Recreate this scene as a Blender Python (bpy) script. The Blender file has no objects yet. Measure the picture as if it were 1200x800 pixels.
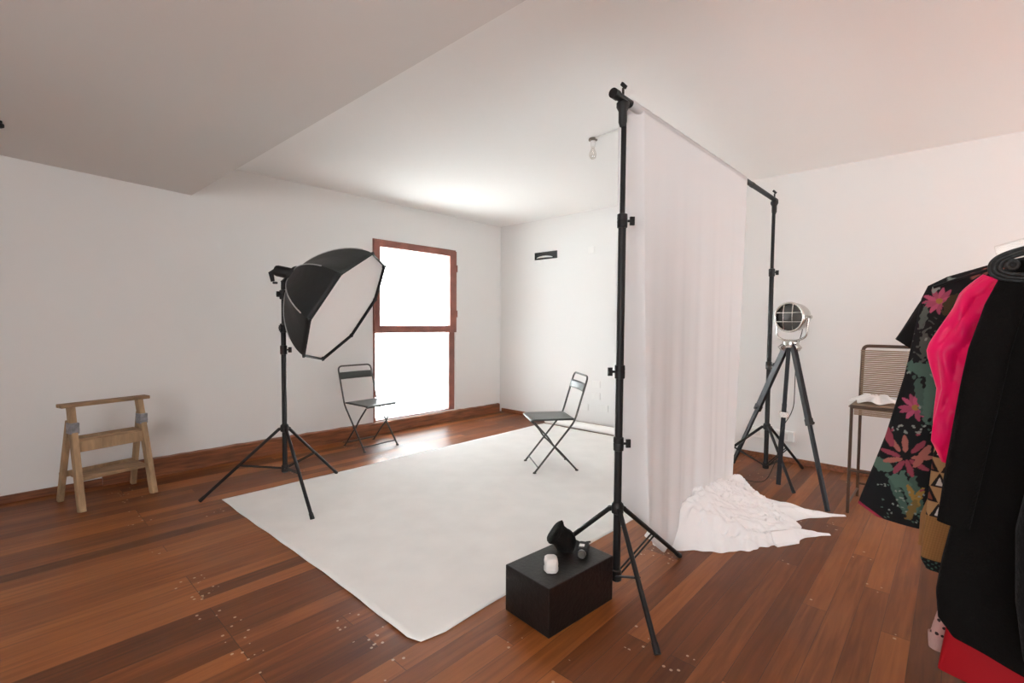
import bpy, math, random
import numpy as np
from mathutils import Vector, Matrix
random.seed(7)
PI = math.pi
S = bpy.context.scene
COL = S.collection

# ------------------------------------------------------------------ camera
F_PX, YAW, TILT, ROLL = 562.5, math.radians(42.74), math.radians(-2.178), math.radians(.345)
Fv = Vector((math.cos(TILT)*math.cos(YAW), math.cos(TILT)*math.sin(YAW), math.sin(TILT)))
Rv = Vector((math.sin(YAW), -math.cos(YAW), 0)); Uv = Rv.cross(Fv)
Rv, Uv = Rv*math.cos(ROLL)+Uv*math.sin(ROLL), -Rv*math.sin(ROLL)+Uv*math.cos(ROLL)
cd = bpy.data.cameras.new('camera'); cam = bpy.data.objects.new('camera', cd); COL.objects.link(cam)
cd.sensor_width = 36; cd.lens = 36*F_PX/1200; cd.clip_start = .05; cd.clip_end = 200
M4 = Matrix((Rv, Uv, -Fv)).transposed().to_4x4(); M4.translation = (0, 0, 1.3)
cam.matrix_world = M4
S.camera = cam

# ------------------------------------------------------------------ light
W = bpy.data.worlds.new('sky'); S.world = W; W.use_nodes = True
bg = W.node_tree.nodes['Background']; bg.inputs[0].default_value = (.93, .98, 1.0, 1); bg.inputs[1].default_value = 3.6
sd = bpy.data.lights.new('sun', 'SUN'); sd.energy = 490; sd.angle = .02; sd.color = (.93, .98, 1)
so = bpy.data.objects.new('sun', sd); COL.objects.link(so)
so.rotation_euler = Vector((-.45, .22, -.86)).to_track_quat('-Z', 'Y').to_euler()
def area(name, loc, to, sx, sy, en, color):
    d = bpy.data.lights.new(name, 'AREA'); d.shape = 'RECTANGLE'; d.size = sx; d.size_y = sy; d.energy = en; d.color = color
    o = bpy.data.objects.new(name, d); COL.objects.link(o); o.location = loc
    o.rotation_euler = (Vector(to)-Vector(loc)).to_track_quat('-Z', 'Y').to_euler(); return o
# fill lamps at two added, unseen windows behind the clothes rail and behind the camera
area('side_window_fill', (3.35, -2.57, 1.45), (3.35, 0, 1.45), 2.2, 1.6, 5, (.98, .99, 1))
area('rear_window_fill', (-2.57, -.55, 1.45), (0, -.55, 1.45), 3.2, 1.6, 74, (.97, .985, 1))
pt = area('window_portal', (3.58, 5.16, 1.2), (3.58, 4, 1.2), 1.3, 2.2, 1, (1, 1, 1)); pt.data.cycles.is_portal = True
S.view_settings.view_transform = 'Standard'; S.view_settings.look = 'None'
S.view_settings.exposure = .22; S.view_settings.gamma = 1.0; S.view_settings.use_curve_mapping = False
S.cycles.max_bounces = 10; S.cycles.diffuse_bounces = 7; S.cycles.transparent_max_bounces = 12

# ------------------------------------------------------------------ materials
def nt(name):
    m = bpy.data.materials.new(name); m.use_nodes = True
    t = m.node_tree; return m, t, t.nodes['Principled BSDF']
def mat(name, col, rough=.5, metal=0., spec=.5, var=0., scale=20., bump=0., bscale=60., coat=0., sheen=0., stretch=None):
    m, t, b = nt(name)
    b.inputs['Base Color'].default_value = (*col, 1); b.inputs['Roughness'].default_value = rough
    b.inputs['Metallic'].default_value = metal; b.inputs['Specular IOR Level'].default_value = spec
    b.inputs['Coat Weight'].default_value = coat; b.inputs['Sheen Weight'].default_value = sheen
    tc = t.nodes.new('ShaderNodeTexCoord'); vec = tc.outputs['Object']
    if stretch:
        mp = t.nodes.new('ShaderNodeMapping'); mp.inputs['Scale'].default_value = stretch
        t.links.new(vec, mp.inputs['Vector']); vec = mp.outputs[0]
    if var:
        n = t.nodes.new('ShaderNodeTexNoise'); n.inputs['Scale'].default_value = scale; n.inputs['Detail'].default_value = 4
        t.links.new(vec, n.inputs['Vector'])
        r = t.nodes.new('ShaderNodeValToRGB')
        r.color_ramp.elements[0].position = .3; r.color_ramp.elements[1].position = .7
        r.color_ramp.elements[0].color = (*[c*(1-var) for c in col], 1); r.color_ramp.elements[1].color = (*[min(1, c*(1+var)) for c in col], 1)
        t.links.new(n.outputs['Fac'], r.inputs['Fac']); t.links.new(r.outputs['Color'], b.inputs['Base Color'])
    if bump:
        n = t.nodes.new('ShaderNodeTexNoise'); n.inputs['Scale'].default_value = bscale; n.inputs['Detail'].default_value = 5
        t.links.new(vec, n.inputs['Vector'])
        bp = t.nodes.new('ShaderNodeBump'); bp.inputs['Strength'].default_value = bump; bp.inputs['Distance'].default_value = .01
        t.links.new(n.outputs['Fac'], bp.inputs['Height']); t.links.new(bp.outputs['Normal'], b.inputs['Normal'])
    return m
def mat_cloth(name, col, trans=.35, clear=0., bump=.2):
    m, t, b = nt(name); out = t.nodes['Material Output']; t.nodes.remove(b)
    d = t.nodes.new('ShaderNodeBsdfDiffuse'); d.inputs[0].default_value = (*col, 1)
    tr = t.nodes.new('ShaderNodeBsdfTranslucent'); tr.inputs[0].default_value = (*col, 1)
    mx = t.nodes.new('ShaderNodeMixShader'); mx.inputs[0].default_value = trans
    t.links.new(d.outputs[0], mx.inputs[1]); t.links.new(tr.outputs[0], mx.inputs[2]); s = mx
    n = t.nodes.new('ShaderNodeTexNoise'); n.inputs['Scale'].default_value = 25; n.inputs['Detail'].default_value = 4
    tc = t.nodes.new('ShaderNodeTexCoord'); t.links.new(tc.outputs['Object'], n.inputs['Vector'])
    bp = t.nodes.new('ShaderNodeBump'); bp.inputs['Strength'].default_value = bump; bp.inputs['Distance'].default_value = .01
    t.links.new(n.outputs['Fac'], bp.inputs['Height'])
    t.links.new(bp.outputs[0], d.inputs['Normal'])
    if clear:
        tp = t.nodes.new('ShaderNodeBsdfTransparent'); m2 = t.nodes.new('ShaderNodeMixShader'); m2.inputs[0].default_value = clear
        t.links.new(mx.outputs[0], m2.inputs[1]); t.links.new(tp.outputs[0], m2.inputs[2]); s = m2
    t.links.new(s.outputs[0], out.inputs['Surface']); return m
def mat_clear(name, col, gloss=.06, rough=.02):
    m, t, b = nt(name); out = t.nodes['Material Output']; t.nodes.remove(b)
    tp = t.nodes.new('ShaderNodeBsdfTransparent'); tp.inputs[0].default_value = (*col, 1)
    g = t.nodes.new('ShaderNodeBsdfGlossy'); g.inputs['Roughness'].default_value = rough
    mx = t.nodes.new('ShaderNodeMixShader'); mx.inputs[0].default_value = gloss
    t.links.new(tp.outputs[0], mx.inputs[1]); t.links.new(g.outputs[0], mx.inputs[2]); t.links.new(mx.outputs[0], out.inputs['Surface'])
    return m
def mat_vcol(name, rough=.8, sheen=.2, bump=.15):
    m, t, b = nt(name); a = t.nodes.new('ShaderNodeVertexColor'); a.layer_name = 'pattern'
    t.links.new(a.outputs['Color'], b.inputs['Base Color']); b.inputs['Roughness'].default_value = rough
    b.inputs['Specular IOR Level'].default_value = .25
    n = t.nodes.new('ShaderNodeTexNoise'); n.inputs['Scale'].default_value = 90
    tc = t.nodes.new('ShaderNodeTexCoord'); t.links.new(tc.outputs['Object'], n.inputs['Vector'])
    bp = t.nodes.new('ShaderNodeBump'); bp.inputs['Strength'].default_value = bump; bp.inputs['Distance'].default_value = .005
    t.links.new(n.outputs['Fac'], bp.inputs['Height']); t.links.new(bp.outputs[0], b.inputs['Normal']); return m
def mat_floor():
    m, t, b = nt('floorboards'); N = t.nodes; L = t.links
    def math_(op, a, c=None):
        n = N.new('ShaderNodeMath'); n.operation = op
        for i, v in enumerate((a, c)):
            if v is None: continue
            if isinstance(v, (int, float)): n.inputs[i].default_value = v
            else: L.new(v, n.inputs[i])
        return n.outputs[0]
    tc = N.new('ShaderNodeTexCoord'); sp = N.new('ShaderNodeSeparateXYZ'); L.new(tc.outputs['Object'], sp.inputs[0])
    x, y = sp.outputs[0], sp.outputs[1]
    PW, PL = .098, 1.9
    yy = math_('DIVIDE', y, PW); row = math_('FLOOR', yy); fy = math_('FRACT', yy)
    wn = N.new('ShaderNodeTexWhiteNoise'); wn.noise_dimensions = '1D'; L.new(row, wn.inputs['W'])
    q = math_('DIVIDE', math_('FLOOR', math_('MULTIPLY', wn.outputs['Value'], 4.999)), 5.0)
    q = math_('MULTIPLY', q, math_('GREATER_THAN', wn.outputs['Value'], .42))
    xx = math_('ADD', math_('DIVIDE', math_('SUBTRACT', x, .64), PL), q); fx = math_('FRACT', xx); cell = math_('FLOOR', xx)
    cv = N.new('ShaderNodeCombineXYZ'); L.new(row, cv.inputs[0]); L.new(cell, cv.inputs[1])
    w2 = N.new('ShaderNodeTexWhiteNoise'); w2.noise_dimensions = '2D'; L.new(cv.outputs[0], w2.inputs['Vector'])
    ramp = N.new('ShaderNodeValToRGB'); e = ramp.color_ramp.elements
    e[0].position = 0; e[0].color = (.066, .0175, .0045, 1); e[1].position = 1; e[1].color = (.315, .104, .027, 1)
    k = e.new(.45); k.color = (.15, .0415, .0098, 1)
    # wood grain along x
    mp = N.new('ShaderNodeMapping'); mp.inputs['Scale'].default_value = (1.6, 26, 1); L.new(tc.outputs['Object'], mp.inputs['Vector'])
    ad = N.new('ShaderNodeVectorMath'); ad.operation = 'ADD'; L.new(mp.outputs[0], ad.inputs[0])
    sc = N.new('ShaderNodeVectorMath'); sc.operation = 'SCALE'; L.new(w2.outputs['Color'], sc.inputs[0]); sc.inputs['Scale'].default_value = 30; L.new(sc.outputs[0], ad.inputs[1])
    gn = N.new('ShaderNodeTexNoise'); gn.inputs['Scale'].default_value = 1.6; gn.inputs['Detail'].default_value = 6; gn.inputs['Distortion'].default_value = .6; L.new(ad.outputs[0], gn.inputs['Vector'])
    fac = math_('ADD', math_('MULTIPLY', w2.outputs['Value'], .72), math_('MULTIPLY', math_('SUBTRACT', gn.outputs['Fac'], .3), .85)); L.new(fac, ramp.inputs[0])
    # gaps
    g1 = math_('LESS_THAN', math_('MINIMUM', fy, math_('SUBTRACT', 1.0, fy)), .011)
    dx = math_('MULTIPLY', math_('MINIMUM', fx, math_('SUBTRACT', 1.0, fx)), PL)
    g2 = math_('LESS_THAN', dx, .0016); gap = math_('MAXIMUM', g1, g2)
    mx = N.new('ShaderNodeMix'); mx.data_type = 'RGBA'; L.new(math_('MULTIPLY', gap, .7), mx.inputs['Factor']); L.new(ramp.outputs[0], mx.inputs[6]); mx.inputs[7].default_value = (.035, .014, .008, 1)
    # filled nail holes by the board ends, with some scattered chips
    vo = N.new('ShaderNodeTexVoronoi'); vo.inputs['Scale'].default_value = 34; L.new(tc.outputs['Object'], vo.inputs['Vector'])
    near = math_('LESS_THAN', dx, .085); dot = math_('LESS_THAN', vo.outputs['Distance'], .21)
    vs = N.new('ShaderNodeSeparateColor'); L.new(vo.outputs['Color'], vs.inputs[0]); pick = math_('GREATER_THAN', vs.outputs[0], .5)
    sp2 = math_('MULTIPLY', math_('MULTIPLY', near, dot), pick)
    m2 = N.new('ShaderNodeMix'); m2.data_type = 'RGBA'; L.new(math_('MULTIPLY', sp2, .75), m2.inputs['Factor']); L.new(mx.outputs[2], m2.inputs[6]); m2.inputs[7].default_value = (.55, .40, .28, 1)
    L.new(m2.outputs[2], b.inputs['Base Color'])
    rn = N.new('ShaderNodeTexNoise'); rn.inputs['Scale'].default_value = 3; rn.inputs['Detail'].default_value = 5; L.new(tc.outputs['Object'], rn.inputs['Vector'])
    L.new(math_('ADD', .27, math_('MULTIPLY', rn.outputs['Fac'], .22)), b.inputs['Roughness'])
    b.inputs['Specular IOR Level'].default_value = .22
    bp = N.new('ShaderNodeBump'); bp.inputs['Strength'].default_value = .25; bp.inputs['Distance'].default_value = .004
    L.new(math_('ADD', math_('MULTIPLY', gap, -1.0), math_('MULTIPLY', gn.outputs['Fac'], .35)), bp.inputs['Height']); L.new(bp.outputs[0], b.inputs['Normal'])
    return m
def mat_cheetah(name, base, spot):
    m, t, b = nt(name); N = t.nodes; L = t.links
    tc = N.new('ShaderNodeTexCoord'); v = N.new('ShaderNodeTexVoronoi'); v.inputs['Scale'].default_value = 55; L.new(tc.outputs['Object'], v.inputs['Vector'])
    r = N.new('ShaderNodeValToRGB'); r.color_ramp.interpolation = 'CONSTANT'; e = r.color_ramp.elements
    e[0].color = (*spot, 1); e[1].position = .34; e[1].color = (*base, 1)
    L.new(v.outputs['Distance'], r.inputs[0]); L.new(r.outputs[0], b.inputs['Base Color']); b.inputs['Roughness'].default_value = .85; return m

MT = dict(
    wall=mat('white_plaster', (.80, .792, .778), .85, spec=.2, bump=.12, bscale=9),
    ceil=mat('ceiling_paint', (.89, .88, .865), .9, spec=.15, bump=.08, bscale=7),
    soffit=mat('soffit_shaded_paint', (.72, .70, .675), .9, spec=.15, bump=.08, bscale=5),  # ceiling paint darkened, putting the soffit's shade into its colour
    floor=mat_floor(),
    base=mat('stained_skirting', (.20, .068, .028), .42, var=.45, scale=5, stretch=(1, 8, 12), bump=.2, bscale=20),
    win=mat('mahogany_frame', (.21, .070, .048), .4, var=.25, scale=6, bump=.1),
    glass=mat_clear('window_glass', (.97, .98, .98), .05),
    gravel=mat('pale_gravel', (.68, .67, .65), .9, var=.35, scale=16, bump=.8, bscale=18),
    gwall=mat('garden_stucco', (.42, .42, .42), .9, bump=.2, bscale=14),
    black=mat('black_powder_coat', (.013, .012, .012), .48, spec=.28),
    blackp=mat('black_plastic', (.011, .010, .010), .5, spec=.35),
    dark=mat('dark_metal', (.05, .048, .045), .38, metal=.6),
    chair=mat('grey_green_steel', (.052, .055, .052), .34, metal=.2, spec=.45, bump=.05),
    chairtube=mat('dark_steel_tube', (.06, .057, .052), .4, metal=.4),
    wood=mat('worn_pine', (.36, .235, .13), .75, var=.3, scale=4, stretch=(6, 6, 1.2), bump=.3, bscale=18),
    woodtop=mat('worn_pine_board', (.30, .185, .10), .75, var=.35, scale=4, stretch=(1.2, 8, 8), bump=.3, bscale=18),
    tape=mat('grey_tape', (.22, .22, .24), .5, var=.3, scale=40, bump=.4, bscale=50),
    fabblk=mat('black_nylon', (.017, .018, .018), .55, spec=.35, bump=.25, bscale=14),
    diffu=mat('white_diffuser', (.93, .915, .91), .8, bump=.03, bscale=40),
    piping=mat('grey_piping', (.42, .42, .42), .45),
    paper=mat('off_white_canvas', (.89, .875, .85), .7, spec=.25, var=.03, scale=5, bump=.28, bscale=5),
    curtain=mat_cloth('white_muslin', (.88, .865, .865), .42, .05, .05),
    heap=mat_cloth('white_muslin_heap', (.93, .92, .915), .04, 0, .6),
    box=mat('black_plywood', (.012, .009, .008), .42, spec=.25, var=.35, scale=30, bump=.18, bscale=60),
    frost=mat('frosted_plastic', (.72, .69, .66), .4),
    chrome=mat('chrome', (.62, .60, .57), .22, metal=1),
    lens=mat('lamp_lens', (.075, .072, .065), .3, spec=.5),
    blackw=mat('black_painted_wood', (.012, .012, .016), .45, spec=.28),
    stool=mat('brown_steel', (.075, .042, .026), .4, metal=.35),
    cord=mat('tan_cord', (.30, .205, .135), .75, bump=.3, bscale=160),
    white=mat('white_plastic', (.82, .81, .79), .45),
    whitecloth=mat('white_cotton', (.78, .75, .73), .85, bump=.3, bscale=50),
    tee=mat('black_jersey', (.014, .012, .012), .85, spec=.2, sheen=.1, bump=.2, bscale=80),
    coat=mat('black_wool', (.006, .005, .0045), .88, spec=.1, sheen=.02, bump=.4, bscale=120),
    coat2=mat('charcoal_wool', (.010, .009, .0085), .9, spec=.1, sheen=.04, bump=.5, bscale=90),
    braid=mat('black_braid', (.012, .012, .012), .45, spec=.5, bump=.5, bscale=170),
    satin=mat('magenta_satin', (.93, .004, .125), .40, spec=.22, sheen=.1, bump=1.0, bscale=1.0, stretch=(11, 11, 3.2)),
    red=mat('red_crepe', (.36, .004, .010), .6, spec=.25, bump=.1, bscale=30),
    pattern=mat_vcol('embroidered_cloth'),
    cheetah=mat_cheetah('pink_spotted_knit', (.52, .30, .27), (.025, .012, .012)),
    clear=mat_clear('clear_plastic', (.93, .92, .905), .03, .15),
    brass=mat('bulb_holder', (.20, .17, .14), .4, metal=.5),
    bulb=mat_clear('bulb_glass', (.95, .93, .90), .22, .05),
)

# ------------------------------------------------------------------ mesh helpers
class MB:
    def __init__(s): s.v = []; s.f = []
    def add(s, vs, fs):
        k = len(s.v); s.v += [Vector(p) for p in vs]; s.f += [[i+k for i in f] for f in fs]; return s
    def bar(s, a, b, w, h, up=(0, 0, 1), w2=None, h2=None):          # box between two points
        a, b = Vector(a), Vector(b); d = (b-a).normalized(); up = Vector(up)
        if abs(d.dot(up)) > .98: up = Vector((0, 1, 0)) if abs(d.y) < .9 else Vector((1, 0, 0))
        x = d.cross(up).normalized(); y = x.cross(d)
        vs = []
        for p, ww, hh in ((a, w, h), (b, w2 or w, h2 or h)):
            vs += [p+x*sx*ww/2+y*sy*hh/2 for sx, sy in ((-1, -1), (1, -1), (1, 1), (-1, 1))]
        return s.add(vs, [[0, 3, 2, 1], [4, 5, 6, 7], [0, 1, 5, 4], [1, 2, 6, 5], [2, 3, 7, 6], [3, 0, 4, 7]])
    def box(s, lo, hi):
        (x0, y0, z0), (x1, y1, z1) = lo, hi
        return s.add([(x0, y0, z0), (x1, y0, z0), (x1, y1, z0), (x0, y1, z0), (x0, y0, z1), (x1, y0, z1), (x1, y1, z1), (x0, y1, z1)],
                     [[0, 3, 2, 1], [4, 5, 6, 7], [0, 1, 5, 4], [1, 2, 6, 5], [2, 3, 7, 6], [3, 0, 4, 7]])
    def loft(s, secs, cap=True, closed=False):
        n = len(secs[0]); m = len(secs); vs = [p for q in secs for p in q]; fs = []
        for i in range(m if closed else m-1):
            j = (i+1) % m
            for k in range(n):
                l = (k+1) % n; fs.append([i*n+k, i*n+l, j*n+l, j*n+k])
        if cap and not closed: fs.append(list(range(n))[::-1]); fs.append([(m-1)*n+k for k in range(n)])
        return s.add(vs, fs)
    def tube(s, path, r, n=12, closed=False, cap=True):
        P = [Vector(p) for p in path]; m = len(P); rr = r if isinstance(r, (list, tuple)) else [r]*m
        secs = []; ref = None
        for i, p in enumerate(P):
            if closed: d = P[(i+1) % m]-P[i-1]
            else: d = P[min(i+1, m-1)]-P[max(i-1, 0)]
            d.normalize()
            if ref is None: ref = d.orthogonal().normalized()
            ref = (ref-d*ref.dot(d)).normalized(); o = d.cross(ref)
            secs.append([p+(ref*math.cos(2*PI*k/n)+o*math.sin(2*PI*k/n))*rr[i] for k in range(n)])
        return s.loft(secs, cap, closed)
    def lathe(s, prof, o, ax, n=32, cap=True):                         # prof: (radius, distance along axis)
        o, ax = Vector(o), Vector(ax).normalized(); a = ax.orthogonal().normalized(); b = ax.cross(a)
        return s.loft([[o+ax*h+(a*math.cos(2*PI*k/n)+b*math.sin(2*PI*k/n))*max(r, 1e-4) for k in range(n)] for r, h in prof], cap)
    def ring(s, o, ax, R, r, n=40, m=10):
        o, ax = Vector(o), Vector(ax).normalized(); a = ax.orthogonal().normalized(); b = ax.cross(a)
        return s.tube([o+(a*math.cos(2*PI*k/n)+b*math.sin(2*PI*k/n))*R for k in range(n)], r, m, closed=True)
    def grid(s, fn, nu, nv):
        vs = [fn(i/nu, j/nv) for j in range(nv+1) for i in range(nu+1)]
        return s.add(vs, [[j*(nu+1)+i, j*(nu+1)+i+1, (j+1)*(nu+1)+i+1, (j+1)*(nu+1)+i] for j in range(nv) for i in range(nu)])
    def build(s, name, m, parent=None, at=None, smooth=True, bevel=0, solid=0, colors=None):
        org = Vector(at) if at is not None else Vector((0, 0, 0))
        if parent is not None: org = Vector(parent['org_']) if 'org_' in parent else ORG[0]
        me = bpy.data.meshes.new(name); me.from_pydata([p-org for p in s.v], [], s.f)
        me.materials.append(m); me.validate(); me.update()
        if smooth:
            me.shade_smooth(); me.set_sharp_from_angle(angle=math.radians(38))
        if colors is not None:
            ca = me.color_attributes.new('pattern', 'FLOAT_COLOR', 'POINT')
            ca.data.foreach_set('color', np.concatenate([colors, np.ones((len(colors), 1))], 1).astype(np.float32).ravel())
        o = bpy.data.objects.new(name, me); COL.objects.link(o)
        if parent is not None: o.parent = parent
        else: o.location = org; ORG[0] = org
        if bevel:
            b = o.modifiers.new('edge', 'BEVEL'); b.width = bevel; b.segments = 2; b.limit_method = 'ANGLE'; b.angle_limit = math.radians(40)
        if solid:
            b = o.modifiers.new('thick', 'SOLIDIFY'); b.thickness = solid
        return o
ORG = [Vector((0, 0, 0))]
def thing(name, label, cat, at=(0, 0, 0), group=None):
    o = bpy.data.objects.new(name, None); COL.objects.link(o); o.location = at; o.empty_display_size = .1
    ORG[0] = Vector(at); return tag(o, label, cat, group)
def tag(o, label, cat, group=None):
    o['label'] = label; o['category'] = cat
    if group: o['group'] = group
    return o
def struct(o): o['kind'] = 'structure'; return o
def bez(a, b, c, n=10):
    a, b, c = Vector(a), Vector(b), Vector(c)
    return [a*(1-t)**2+b*2*t*(1-t)+c*t*t for t in [i/n for i in range(n+1)]]
def fillet(pts, r=.03, n=6):                                         # round the corners of a polyline
    P = [Vector(p) for p in pts]; out = [P[0]]
    for i in range(1, len(P)-1):
        d0 = (P[i-1]-P[i]); d1 = (P[i+1]-P[i]); k = min(r, d0.length*.45, d1.length*.45)
        out += bez(P[i]+d0.normalized()*k, P[i], P[i]+d1.normalized()*k, n)
    return out+[P[-1]]

# ------------------------------------------------------------------ room
XB, YL, XR, YR, ZC = 5.08, 4.93, -2.6, -2.6, 2.705
T = .22
struct(MB().box((XR-T, YR-T, -.12), (XB+T, YL+T, 0)).build('floor', MT['floor'], smooth=False))
struct(MB().box((XR-T, YR-T, ZC), (XB+T, YL+T, ZC+.2)).build('ceiling', MT['ceil'], smooth=False))
# lowered part of the ceiling over the near side of the room; its underside rises a little away from the edge
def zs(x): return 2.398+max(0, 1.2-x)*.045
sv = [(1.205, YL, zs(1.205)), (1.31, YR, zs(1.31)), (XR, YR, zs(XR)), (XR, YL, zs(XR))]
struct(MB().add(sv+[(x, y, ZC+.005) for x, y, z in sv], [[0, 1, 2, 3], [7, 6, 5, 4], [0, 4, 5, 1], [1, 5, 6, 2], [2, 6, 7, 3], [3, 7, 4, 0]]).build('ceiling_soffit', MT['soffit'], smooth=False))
WX0, WX1, WZ0, WZ1 = 2.985, 4.215, .14, 2.25
b = MB()
b.box((XR-T, YL, -.1), (WX0, YL+T, ZC+.1)); b.box((WX1, YL, -.1), (XB+T, YL+T, ZC+.1))
b.box((WX0, YL, WZ1), (WX1, YL+T, ZC+.1)); b.box((WX0, YL, -.1), (WX1, YL+T, WZ0))
struct(b.build('wall_left', MT['wall'], smooth=False))
struct(MB().box((XB, YR-T, -.1), (XB+T, YL, ZC+.1)).build('wall_back', MT['wall'], smooth=False))
b = MB(); RY0, RY1, RZ0, RZ1 = -2.2, 1.1, .6, 2.28                    # wall behind the camera, with an added window for fill light
b.box((XR-T, YR, -.1), (XR, RY0, ZC+.1)); b.box((XR-T, RY1, -.1), (XR, YL, ZC+.1))
b.box((XR-T, RY0, RZ1), (XR, RY1, ZC+.1)); b.box((XR-T, RY0, -.1), (XR, RY1, RZ0))
struct(b.build('wall_rear', MT['wall'], smooth=False))
r = struct(bpy.data.objects.new('added_window_3', None)); COL.objects.link(r); r.location = (XR-.1, -.55, RZ0); ORG[0] = Vector(r.location)
b = MB()
for a, c in (((XR-.13, RY0, RZ0), (XR-.07, RY0+.07, RZ1)), ((XR-.13, RY1-.07, RZ0), (XR-.07, RY1, RZ1)), ((XR-.13, RY0, RZ0), (XR-.07, RY1, RZ0+.07)),
             ((XR-.13, RY0, RZ1-.07), (XR-.07, RY1, RZ1)), ((XR-.13, -.585, RZ0), (XR-.07, -.515, RZ1))): b.box(a, c)
b.build('window_frame', MT['win'], r, smooth=False)
MB().box((XR-.104, RY0+.07, RZ0+.07), (XR-.098, RY1-.07, RZ1-.07)).build('glass_pane', MT['glass'], r, smooth=False)
RX0, RX1, RZ0, RZ1 = 2.2, 4.5, .6, 2.28                               # wall behind the clothes rail, with another window added for fill light
b = MB(); b.box((XR-T, YR-T, -.1), (RX0, YR, ZC+.1)); b.box((RX1, YR-T, -.1), (XB, YR, ZC+.1)); b.box((RX0, YR-T, RZ1), (RX1, YR, ZC+.1)); b.box((RX0, YR-T, -.1), (RX1, YR, RZ0))
struct(b.build('wall_right', MT['wall'], smooth=False))
r = struct(bpy.data.objects.new('added_window_2', None)); COL.objects.link(r); r.location = (3.35, YR-.1, RZ0); ORG[0] = Vector(r.location)
b = MB(); ya, yb = YR-.13, YR-.07
for a, c in (((RX0, ya, RZ0), (RX0+.07, yb, RZ1)), ((RX1-.07, ya, RZ0), (RX1, yb, RZ1)), ((RX0, ya, RZ0), (RX1, yb, RZ0+.07)), ((RX0, ya, RZ1-.07), (RX1, yb, RZ1)), ((3.315, ya, RZ0), (3.385, yb, RZ1))): b.box(a, c)
b.build('window_frame', MT['win'], r, smooth=False)
MB().box((RX0+.07, YR-.104, RZ0+.07), (RX1-.07, YR-.098, RZ1-.07)).build('glass_pane', MT['glass'], r, smooth=False)

# skirtings
b = MB(); n = 60                                                     # tall wooden kerb under the window, rough plaster-edged top
secs = []
for i in range(n+1):
    x = .56+(5.035-.56)*i/n; h = .150-.032*max(0, (x-1.6)/3.4)+random.uniform(-.004, .004)
    secs.append([(x, 4.89, 0), (x, 4.89, h-.008), (x, 4.898, h), (x, YL+.002, h+.004), (x, YL+.002, 0)])
b.loft([[Vector(p) for p in q] for q in secs])
struct(b.build('baseboard_left', MT['base'], smooth=False))
struct(MB().box((XR, 4.912, 0), (.56, YL, .056)).build('baseboard_left.001', MT['base'], smooth=False, bevel=.004))
struct(MB().box((XB-.016, YR, 0), (XB, 4.885, .052)).build('baseboard_back', MT['base'], smooth=False, bevel=.003))

# window_1: opening sash above, fixed pane below
r = struct(bpy.data.objects.new('window_1', None)); COL.objects.link(r); r.location = (3.6, 4.93, WZ0); ORG[0] = Vector(r.location)
b = MB(); y0, y1 = 4.925, 4.985
b.box((WX0-.012, y0, WZ0), (WX0+.016, y1, 1.18)); b.box((WX0-.012, y0, 1.18), (WX0+.02, y1, WZ1)); b.box((WX1-.105, y0+.012, WZ0+.0), (WX1-.012, y1, 1.2))
b.box((WX1-.03, y0, 1.18), (WX1+.0, y1, WZ1)); b.box((WX0-.012, y0, WZ1-.02), (WX1, y1, WZ1+.012)); b.box((WX0+.016, y0+.02, WZ0), (WX1-.105, y1, WZ0+.012))
b.build('window_frame', MT['win'], r, smooth=False)
b = MB(); y0, y1 = 4.90, 4.955; x0, x1, z0, z1 = WX0-.008, WX1-.005, 1.175, 2.243
b.box((x0, y0, z0), (x0+.078, y1, z1)); b.box((x1-.11, y0, z0), (x1, y1, z1)); b.box((x0+.078, y0, z1-.068), (x1-.11, y1, z1)); b.box((x0+.078, y0, z0), (x1-.11, y1, z0+.088))
sa = b.build('window_sash', MT['win'], r, smooth=False, bevel=.004)
b = MB()
for z in (1.42, 2.02): b.tube([(x1+.008, 4.905, z-.045), (x1+.008, 4.905, z+.045)], .009)
b.build('hinge', MT['win'], sa)
MB().box((x0+.07, 4.925, z0+.08), (x1-.1, 4.931, z1-.06)).build('glass_pane', MT['glass'], r, smooth=False)
MB().box((WX0+.01, 4.96, WZ0+.005), (WX1-.1, 4.966, 1.2)).build('glass_pane', MT['glass'], r, smooth=False)
# outside the window
struct(MB().box((-6, YL+T, -.25), (16, 14, -.06)).build('ground', MT['gravel'], smooth=False))
struct(MB().box((-6, 9.2, -.1), (16, 9.4, 2.5)).build('wall_garden', MT['gwall'], smooth=False))

# ------------------------------------------------------------------ backdrop paper on the floor
p = thing('backdrop_paper', 'large off-white backdrop sheet unrolled across the wooden floor', 'backdrop', (3, 2.7, 0))
def paper(u, v):
    x = 1.115+(4.84-1.115)*u; y = 1.535+(3.895-1.535)*v
    x += .014*(1-v)*(1-u)+.010*math.sin(v*5)*(1-u); y += .012*math.sin(u*6.5)*(1-v)
    e = min(u, 1-u, v, 1-v); cc = max(0, .02-math.hypot(u, v)*.55)          # rounded near corner
    z = .0035+.0022*math.sin(x*5.1+y*3.3)*math.sin(y*4.7-x*1.7)+.0015*math.sin(x*13+1)*math.sin(y*9)
    if u < .02: z += .004*math.sin(v*22)**2
    return Vector((x+cc*1.2, y+cc*1.2, max(.0022, z)))
MB().grid(paper, 110, 80).build('paper_sheet', MT['paper'], p, solid=.002)
b = MB(); b.lathe([(.030, 0), (.044, 0), (.046, .01), (.046, 2.35), (.044, 2.36), (.030, 2.36)], (4.885, 3.895, .047), (0, -1, 0), 28, cap=False)
b.build('paper_roll', MT['paper'], p)

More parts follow.
